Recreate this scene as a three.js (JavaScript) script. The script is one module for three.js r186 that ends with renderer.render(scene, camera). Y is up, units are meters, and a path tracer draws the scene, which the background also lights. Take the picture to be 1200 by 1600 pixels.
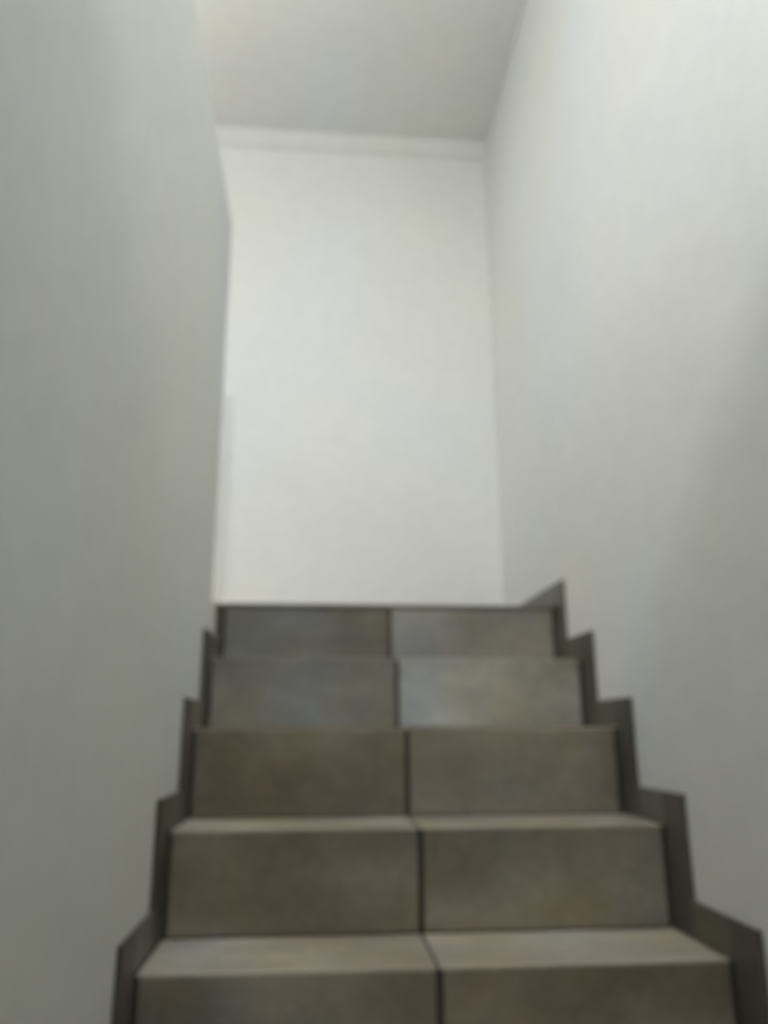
import * as THREE from 'three';
import { mergeGeometries } from 'three/addons/utils/BufferGeometryUtils.js';

// ---------------------------------------------------------------- camera, exposure, light
// Plan coordinates: X right, Y up from eye height, Z forward up the stairs. World: (X, Y + EYE, -Z), the lower floor near y = 0.
const EYE = 2.35;
const W = (X, Y, Z) => new THREE.Vector3(X, Y + EYE, -Z);
const scene = new THREE.Scene();
scene.background = new THREE.Color(0x000000);
const PITCH = 0.2664, YAW = 0.0798;
const camera = new THREE.PerspectiveCamera(2 * Math.atan(800 / 1236.3) * 180 / Math.PI, 1200 / 1600, 0.02, 60);
camera.position.copy(W(0, 0, 0));
camera.lookAt(W(Math.sin(YAW) * Math.cos(PITCH), Math.sin(PITCH), Math.cos(YAW) * Math.cos(PITCH)));
camera.rotateZ(-0.0034);
camera.focus = 0.3;                       // the photograph is out of focus: the lens was set far too near
camera.userData.fStop = 6.5;
scene.add(camera);

const renderer = new THREE.WebGLRenderer({ antialias: true });
renderer.toneMapping = THREE.LinearToneMapping;
renderer.toneMappingExposure = 1.0;
renderer.shadowMap.enabled = true;

const LAMP = { X: -0.06, Y: 2.1, Z: -0.65, power: 5.1, color: [0.99, 1.0, 1.01] };      // lamp of the upper hall, behind the stair opening
const HALL_FILL = { X: -1.55, Y: 1.1, Z: 0.55, power: 20.5, color: [0.99, 1.0, 1.01] };            // added unseen uplight beyond the half wall, fills ceiling and treads
const FOOT_FILL = { X: 0.2, Y: -0.15, Z: -2.2, power: 0.1, color: [1.0, 0.95, 0.86] };         // added unseen lamp at the stair foot, fills the lower risers

// ---------------------------------------------------------------- helpers
let seed = 20240611;
const rnd = () => { seed = (seed + 0x6D2B79F5) | 0; let t = Math.imul(seed ^ (seed >>> 15), 1 | seed); t = (t + Math.imul(t ^ (t >>> 7), 61 | t)) ^ t; return ((t ^ (t >>> 14)) >>> 0) / 4294967296; };
const taken = {};
function numbered(n) { const k = (taken[n] = (taken[n] ?? -1) + 1); return k ? `${n}_${String(k).padStart(3, '0')}` : n; }
function mesh(name, geometry, material, parent = scene) {
  const m = new THREE.Mesh(geometry, material);
  m.name = numbered(name); m.castShadow = m.receiveShadow = true; parent.add(m); return m;
}
function structure(o, label) { o.userData = { kind: 'structure', label }; return o; }

function noiseGrid(n) { const g = new Float32Array(n * n); for (let i = 0; i < g.length; i++) g[i] = rnd(); return g; }
function fbm(size, cells, octaves, gain = 0.5, stretch = 1) {              // tileable value noise, about 0..1
  const out = new Float32Array(size * size); let amp = 1, sum = 0;
  for (let o = 0; o < octaves; o++) {
    const nx = cells << o, ny = Math.max(1, Math.round(nx * stretch)), n = Math.max(nx, ny), g = noiseGrid(n);
    for (let y = 0; y < size; y++) {
      const fy = y / size * ny, y0 = Math.floor(fy), ty = fy - y0, sy = ty * ty * (3 - 2 * ty), ya = (y0 % ny) * n, yb = ((y0 + 1) % ny) * n;
      for (let x = 0; x < size; x++) {
        const fx = x / size * nx, x0 = Math.floor(fx), tx = fx - x0, sx = tx * tx * (3 - 2 * tx), xa = x0 % nx, xb = (x0 + 1) % nx;
        out[y * size + x] += amp * ((g[ya + xa] * (1 - sx) + g[ya + xb] * sx) * (1 - sy) + (g[yb + xa] * (1 - sx) + g[yb + xb] * sx) * sy);
      }
    }
    sum += amp; amp *= gain;
  }
  for (let i = 0; i < out.length; i++) out[i] /= sum;
  return out;
}
function texture(size, f, metres, srgb) {
  const d = new Uint8Array(size * size * 4);
  for (let i = 0; i < size * size; i++) { const c = f(i); d[4 * i] = c[0]; d[4 * i + 1] = c[1]; d[4 * i + 2] = c[2]; d[4 * i + 3] = 255; }
  const t = new THREE.DataTexture(d, size, size, THREE.RGBAFormat);
  t.wrapS = t.wrapT = THREE.RepeatWrapping; t.magFilter = THREE.LinearFilter; t.minFilter = THREE.LinearMipmapLinearFilter; t.generateMipmaps = true;
  t.repeat.set(1 / metres, 1 / metres); if (srgb) t.colorSpace = THREE.SRGBColorSpace;
  t.needsUpdate = true; return t;
}
const clamp = v => Math.max(0, Math.min(255, v));

// ---------------------------------------------------------------- materials
const S = 512;
const wLow = fbm(S, 3, 4), wHue = fbm(S, 4, 3), wFine = fbm(S, 48, 3), wLump = fbm(S, 9, 3);
const wallMap = texture(S, i => {
  const v = 242 + 7 * (wLow[i] - 0.5) + 5 * (wFine[i] - 0.5), h = (wHue[i] - 0.5) * 9;
  return [clamp(v + 0.6 * h), clamp(v + 1 + 0.1 * h), clamp(v - 2 - 1.4 * h)];
}, 1.7, true);
const wallBump = texture(S, i => { const v = clamp(255 * (0.75 * wLump[i] + 0.25 * wFine[i])); return [v, v, v]; }, 1.7, false);
const plaster = new THREE.MeshStandardMaterial({ map: wallMap, bumpMap: wallBump, bumpScale: 0.0045, roughness: 0.85 });
const shadedPlaster = plaster.clone(); shadedPlaster.color.set('#f3f3f0'); shadedPlaster.bumpScale = 0.005;      // half wall: its shade put into a darker tint, bumps slightly rougher
const ceilingPlaster = new THREE.MeshStandardMaterial({ map: wallMap, bumpMap: wallBump, bumpScale: 0.003, roughness: 0.9 });

const tA = fbm(S, 4, 5, 0.55), tB = fbm(S, 3, 5, 0.6, 3), tC = fbm(S, 60, 2), tD = fbm(S, 6, 3);
const tileMap = texture(S, i => {
  const v = 153 + 74 * (tA[i] - 0.5) + 36 * (tB[i] - 0.5) + 14 * (tC[i] - 0.5), h = 26 * (tD[i] - 0.5);
  return [clamp(v + 7 + 0.5 * h), clamp(v), clamp(v - 11 - h)];
}, 0.9, true);
const tileRough = texture(S, i => { const v = clamp(118 + 90 * (tA[i] - 0.5) + 30 * (tC[i] - 0.5)); return [v, v, v]; }, 0.9, false);
const tileBump = texture(S, i => { const v = clamp(255 * (0.6 * tA[i] + 0.4 * tB[i])); return [v, v, v]; }, 0.9, false);
const tileMaterial = c => new THREE.MeshStandardMaterial({ color: c, map: tileMap, roughnessMap: tileRough, roughness: 1, bumpMap: tileBump, bumpScale: 0.0012 });
const brownTiles = ['#f2eee6', '#efe8dd', '#f4ece0', '#e6e2dc'].map(tileMaterial);
const greyTiles = { dark: tileMaterial('#bbc1c4'), middle: tileMaterial('#d0d4da'), light: tileMaterial('#f2fbff') };   // cooler grey tints for the top risers and landing edge
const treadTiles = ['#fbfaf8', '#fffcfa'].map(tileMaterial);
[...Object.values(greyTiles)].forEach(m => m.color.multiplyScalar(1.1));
treadTiles.forEach(m => m.color.multiplyScalar(1.75));  // treads lightened: overhead light and grazing sheen put into the tint
const skirtingTile = tileMaterial('#b8bab8'), skirtingShaded = tileMaterial('#979996');  // second tint paints in the shade on pieces beside the risers
const grout = new THREE.MeshStandardMaterial({ color: '#504b44', roughness: 0.95 });
const floorTile = brownTiles[1];

// ---------------------------------------------------------------- geometry builders (plan coordinates, baked to world)
const toWorld = new THREE.Matrix4().makeTranslation(0, EYE, 0).multiply(new THREE.Matrix4().makeScale(1, 1, -1));
function planarUV(g, du = 0, dv = 0) {
  const p = g.attributes.position, n = g.attributes.normal, uv = new Float32Array(p.count * 2);
  for (let i = 0; i < p.count; i++) {
    const ax = Math.abs(n.getX(i)), ay = Math.abs(n.getY(i)), az = Math.abs(n.getZ(i));
    const [u, v] = ax >= ay && ax >= az ? [p.getZ(i), p.getY(i)] : ay >= az ? [p.getX(i), p.getZ(i)] : [p.getX(i), p.getY(i)];
    uv[2 * i] = u + du; uv[2 * i + 1] = v + dv;
  }
  g.setAttribute('uv', new THREE.BufferAttribute(uv, 2)); return g;
}
function box(x0, x1, y0, y1, z0, z1) {                                   // a plain box between plan coordinates
  const g = new THREE.BoxGeometry(x1 - x0, y1 - y0, z1 - z0);
  g.translate((x0 + x1) / 2, (y0 + y1) / 2 + EYE, -(z0 + z1) / 2);
  return planarUV(g);
}
function extrudeZY(points, x0, x1, bevel = 0) {                           // profile in (Z, Y), thickness along X
  const s = new THREE.Shape(points.map(([z, y]) => new THREE.Vector2(z, y)));
  const g = new THREE.ExtrudeGeometry(s, { depth: x1 - x0 - 2 * bevel, bevelEnabled: bevel > 0, bevelSize: bevel, bevelOffset: -bevel, bevelThickness: bevel, bevelSegments: 2, curveSegments: 6 });
  // shape x -> -worldZ, shape y -> worldY, depth -> worldX
  g.translate(0, 0, x0 + bevel);
  g.applyMatrix4(new THREE.Matrix4().set(0, 0, 1, 0, 0, 1, 0, EYE, -1, 0, 0, 0, 0, 0, 0, 1));
  return planarUV(g.toNonIndexed ? g : g);
}
function tile(x0, x1, y0, y1, z0, z1, gap = 0.0015) {                     // one chamfered ceramic tile filling a plan box; its thin axis is found
  const c = 0.0014, d = [x1 - x0, y1 - y0, z1 - z0], thin = d.indexOf(Math.min(...d));
  const [a, b] = [[1, 2], [0, 2], [0, 1]][thin].map(k => d[k] / 2 - gap);
  const s = new THREE.Shape([[-a, -b], [a, -b], [a, b], [-a, b]].map(p => new THREE.Vector2(...p)));
  const g = new THREE.ExtrudeGeometry(s, { depth: d[thin] - 2 * c, bevelEnabled: true, bevelSize: c, bevelOffset: -c, bevelThickness: c, bevelSegments: 1 });
  g.translate(0, 0, -(d[thin] - 2 * c) / 2);
  const m = new THREE.Matrix4();
  if (thin === 0) m.set(0, 0, 1, 0, 1, 0, 0, 0, 0, 1, 0, 0, 0, 0, 0, 1);
  if (thin === 1) m.set(1, 0, 0, 0, 0, 0, -1, 0, 0, 1, 0, 0, 0, 0, 0, 1);
  g.applyMatrix4(m);
  g.translate((x0 + x1) / 2, (y0 + y1) / 2 + EYE, -(z0 + z1) / 2);
  return planarUV(g, rnd() * 3, rnd() * 3);
}
const any = list => list[Math.floor(rnd() * list.length)];
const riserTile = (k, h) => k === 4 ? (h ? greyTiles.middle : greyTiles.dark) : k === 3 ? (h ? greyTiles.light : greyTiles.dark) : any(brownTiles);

// ---------------------------------------------------------------- measured layout
const L = -0.2807, R = 0.6793, SK = 0.0635, SW = 0.0855;                  // inner wall faces; skirting height and width
const WL = L - 0.004, WR = R + 0.004;                                     // plaster faces
const CEIL = 2.4701, ZB = 2.9212, ZEND = 2.085, TOP = 1.458;              // ceiling, back wall, end and top of the half wall
const JOINT = 0.195;                                                      // middle joint of the steps
const NOSE = 0.0058, T = 0.011;                                           // nosing overhang, tile thickness
const steps = [];                                                         // tread heights Y and riser faces Z
const Yf = [-0.3647, -0.1844, 0.0001, 0.1715, 0.3404], Zf = [1.3747, 1.5984, 1.8166, 2.0342, 2.2454];
for (let k = -10; k <= 4; k++) steps.push(k < 0 ? { k, Y: Yf[0] + 0.1803 * k, Z: Zf[0] + 0.2200 * k } : { k, Y: Yf[k], Z: Zf[k] });
const LOWER = Yf[0] - 0.1803 * 11, UPPER = Yf[4];
const EDGE_Z = -0.30, EDGE_Y = 1.805;                                     // wall across the rear end of the stair opening

// ---------------------------------------------------------------- setting
structure(mesh('wall_left', extrudeZY([[-3.4, LOWER - 0.1], [2.24, LOWER - 0.1], [2.24, UPPER - 0.012], [ZEND, UPPER - 0.012], [ZEND, TOP], [EDGE_Z - 0.1, TOP], [EDGE_Z - 0.1, UPPER - 0.2], [-3.4, UPPER - 0.2]], WL - 0.12, WL, 0.006), shadedPlaster),
  'white plaster half wall on the left of the stairs, ending before the top');
structure(mesh('wall_right', box(WR, WR + 0.15, LOWER - 0.1, CEIL, -3.5, ZB + 0.15), plaster), 'tall white plaster wall on the right of the stairs with a slanting soft shadow');
structure(mesh('wall_back', box(-3.3, WR, UPPER - 0.25, CEIL, ZB, ZB + 0.15), plaster), 'bright white end wall above the top step');
structure(mesh('wall_hall', mergeGeometries([box(-3.45, -3.3, UPPER - 0.25, CEIL, -3.5, ZB + 0.15), box(-3.3, WR, UPPER - 0.25, CEIL, -3.5, -3.35)]), plaster), 'white walls of the upper hall behind the half wall');
structure(mesh('wall_rear', box(WL, WR, UPPER - 0.2, EDGE_Y, EDGE_Z - 0.1, EDGE_Z), plaster), 'white wall across the rear end of the stair opening');
structure(mesh('wall_lower', box(WL - 0.12, WR + 0.15, LOWER - 0.1, UPPER - 0.2, -3.5, -3.35), plaster), 'white wall at the foot of the stairs');
structure(mesh('ceiling', box(-3.45, WR + 0.15, CEIL, CEIL + 0.15, -3.5, ZB + 0.15), ceilingPlaster), 'flat grey-white ceiling above the stairs');
structure(mesh('floor', mergeGeometries([
  box(-3.3, WL - 0.12, UPPER - 0.2, UPPER, -3.35, ZB),
  box(WL - 0.12, WR, UPPER - 0.2, UPPER, Zf[4] + 0.23, ZB),
  box(WL - 0.12, WL, UPPER - 0.2, UPPER, 2.24, Zf[4] + 0.23),
  box(WL, WR, UPPER - 0.2, UPPER, -3.35, EDGE_Z - 0.1)]), floorTile), 'upper floor beyond the top step');
structure(mesh('floor_lower', box(WL, WR, LOWER - 0.1, LOWER, -3.35, Zf[0] - 0.22 * 10), floorTile), 'floor at the foot of the stairs');

// cornice: the narrow slanting plaster strip between the ceiling and the end wall, mitred down at the right corner
{
  const c = 0.0563;
  const g = extrudeZY([[ZB, CEIL], [ZB, CEIL - c], [ZB - 0.3 * c, CEIL - 0.82 * c], [ZB - c, CEIL - 0.12 * c], [ZB - c, CEIL]].reverse(), -3.3, WR);
  structure(mesh('trim_1', g, ceilingPlaster), 'narrow slanted plaster strip between ceiling and bright end wall');
}

// ---------------------------------------------------------------- staircase
const stairs = new THREE.Group(); stairs.name = 'staircase'; stairs.position.copy(W(0, LOWER, 0)); scene.add(stairs);
stairs.userData = { label: 'straight flight of steps clad in brown-grey stone-look tiles between white walls', category: 'staircase' };
const back = new THREE.Matrix4().makeTranslation(0, -(LOWER + EYE), 0);
const inStairs = g => g.applyMatrix4(back);
for (let i = 0; i < steps.length; i++) {
  const { k, Y, Z } = steps[i], y0 = i ? steps[i - 1].Y : LOWER, zn = i + 1 < steps.length ? steps[i + 1].Z : Z + 0.23;
  const core = mesh('step', inStairs(box(WL + 0.0005, WR - 0.0005, y0 - 0.1, Y - 0.003, Z + 0.0035, zn + (k === 4 ? 0 : 0.0034))), grout, stairs);
  if (k < -2) { mesh('step_cladding', inStairs(box(L + 0.004, R - 0.004, y0, Y, Z - NOSE, zn)), floorTile, core); continue; }
  const xs = [L + 0.012, JOINT - 0.0048, JOINT + 0.0048, R - 0.012];
  for (const h of [0, 1]) {
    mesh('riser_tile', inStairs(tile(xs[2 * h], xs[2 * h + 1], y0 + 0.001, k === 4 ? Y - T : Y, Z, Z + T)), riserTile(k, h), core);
    const top = tile(h ? JOINT + 0.0018 : L + 0.006, h ? R - 0.006 : JOINT - 0.0018, Y - T, Y, k === 4 ? Z - NOSE : Z + T, zn - 0.002, 0.0008);
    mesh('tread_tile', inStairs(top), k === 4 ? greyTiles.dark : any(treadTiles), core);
  }
}

// ---------------------------------------------------------------- stepped skirting
function skirting(name, label, side) {
  const o = new THREE.Group(); o.name = name; o.position.copy(W(side < 0 ? WL : WR, LOWER, 0)); scene.add(o); structure(o, label);
  const m = new THREE.Matrix4().makeTranslation(-(side < 0 ? WL : WR), -(LOWER + EYE), 0);
  const [x0, x1] = side < 0 ? [WL, L + 0.005] : [R - 0.005, WR];
  const piece = (y0, y1, z0, z1, tint = skirtingTile) => mesh('skirting_tile', tile(x0, x1, y0, y1, z0, z1, 0.001).applyMatrix4(m), tint, o);
  for (let i = 9; i < steps.length; i++) {                              // two steps below the frame and all above
    const { k, Y, Z } = steps[i], yp = steps[i - 1].Y;
    piece(yp, k === 4 && side < 0 ? Y - 0.012 : Y + SK, Z - SW, Z, skirtingShaded);                                      // beside the riser
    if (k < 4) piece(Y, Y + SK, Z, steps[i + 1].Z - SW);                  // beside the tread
    else if (side > 0) piece(Y, Y + SK, Z, ZB);                           // along the landing
  }
  return o;
}
skirting('baseboard_left', 'stepped skirting of dark brown tiles along the left half wall', -1);
skirting('baseboard_right', 'stepped skirting of dark brown tiles along the right wall', 1);

// ---------------------------------------------------------------- hall lamp and added fill lamps, all out of view
function lamp(o, top, label) {
  const g = new THREE.Group(); g.name = numbered('ceiling_lamp'); g.position.copy(W(o.X, top, o.Z)); scene.add(g);
  g.userData = { label, category: 'lamp' };
  const h = o.Y - top;
  const fitting = new THREE.MeshStandardMaterial({ color: '#e8e6e0', roughness: 0.5, side: THREE.DoubleSide });
  mesh('ceiling_rose', new THREE.LatheGeometry([[0, -0.02], [0.045, -0.02], [0.055, -0.014], [0.055, 0]].map(p => new THREE.Vector2(...p)), 32), fitting, g);
  const rod = new THREE.CylinderGeometry(0.006, 0.006, -h - 0.03, 12); rod.translate(0, (h + 0.03) / 2, 0);
  mesh('rod', rod, fitting, g);
  const bulb = new THREE.SphereGeometry(0.035, 32, 20); bulb.translate(0, h, 0);
  mesh('bulb', bulb, new THREE.MeshStandardMaterial({ color: '#ffffff', emissive: new THREE.Color().setRGB(...o.color), emissiveIntensity: 4 }), g);
  const l = new THREE.PointLight(new THREE.Color().setRGB(...o.color), o.power, 0, 2);
  l.position.set(0, h, 0); l.castShadow = true; l.shadow.radius = 0.9; l.shadow.mapSize.set(2048, 2048); l.shadow.bias = -0.001;
  g.add(l);
}
lamp(LAMP, CEIL, 'white globe lamp hanging behind the wall across the stair opening');
{
  const g = new THREE.Group(); g.name = 'added_uplight'; g.position.copy(W(HALL_FILL.X, UPPER, HALL_FILL.Z)); scene.add(g);
  g.userData = { label: 'added uplight with a white upturned bowl, unseen fill light beyond the half wall', category: 'lamp' };
  const h = HALL_FILL.Y - UPPER, m = new THREE.MeshStandardMaterial({ color: '#e8e6e0', roughness: 0.5, side: THREE.DoubleSide });
  const lathe = p => new THREE.LatheGeometry(p.map(q => new THREE.Vector2(...q)), 40);
  mesh('base', lathe([[0, 0], [0.14, 0], [0.14, 0.015], [0.02, 0.03], [0, 0.03]]), m, g);
  mesh('pole', lathe([[0.012, 0.025], [0.012, h - 0.13]]), m, g);
  mesh('bowl', lathe([[0, h - 0.14], [0.06, h - 0.13], [0.13, h - 0.08], [0.17, h], [0.174, h], [0.134, h - 0.085], [0.06, h - 0.138], [0, h - 0.148]]), m, g);
  const disc = new THREE.CylinderGeometry(0.09, 0.09, 0.01, 32); disc.translate(0, h - 0.09, 0);
  mesh('bulb', disc, new THREE.MeshStandardMaterial({ color: '#ffffff', emissive: new THREE.Color().setRGB(...HALL_FILL.color), emissiveIntensity: 6 }), g);
  const l = new THREE.SpotLight(new THREE.Color().setRGB(...HALL_FILL.color), HALL_FILL.power, 0, 1.2, 0.6, 2);
  l.position.set(0, h - 0.02, 0); l.target.position.set(0, h + 1, 0); l.castShadow = true; l.shadow.radius = 3; l.shadow.mapSize.set(1024, 1024);
  g.add(l, l.target);
}
lamp(FOOT_FILL, UPPER - 0.2, 'added white globe lamp, unseen fill light over the foot of the stairs');

renderer.render(scene, camera);
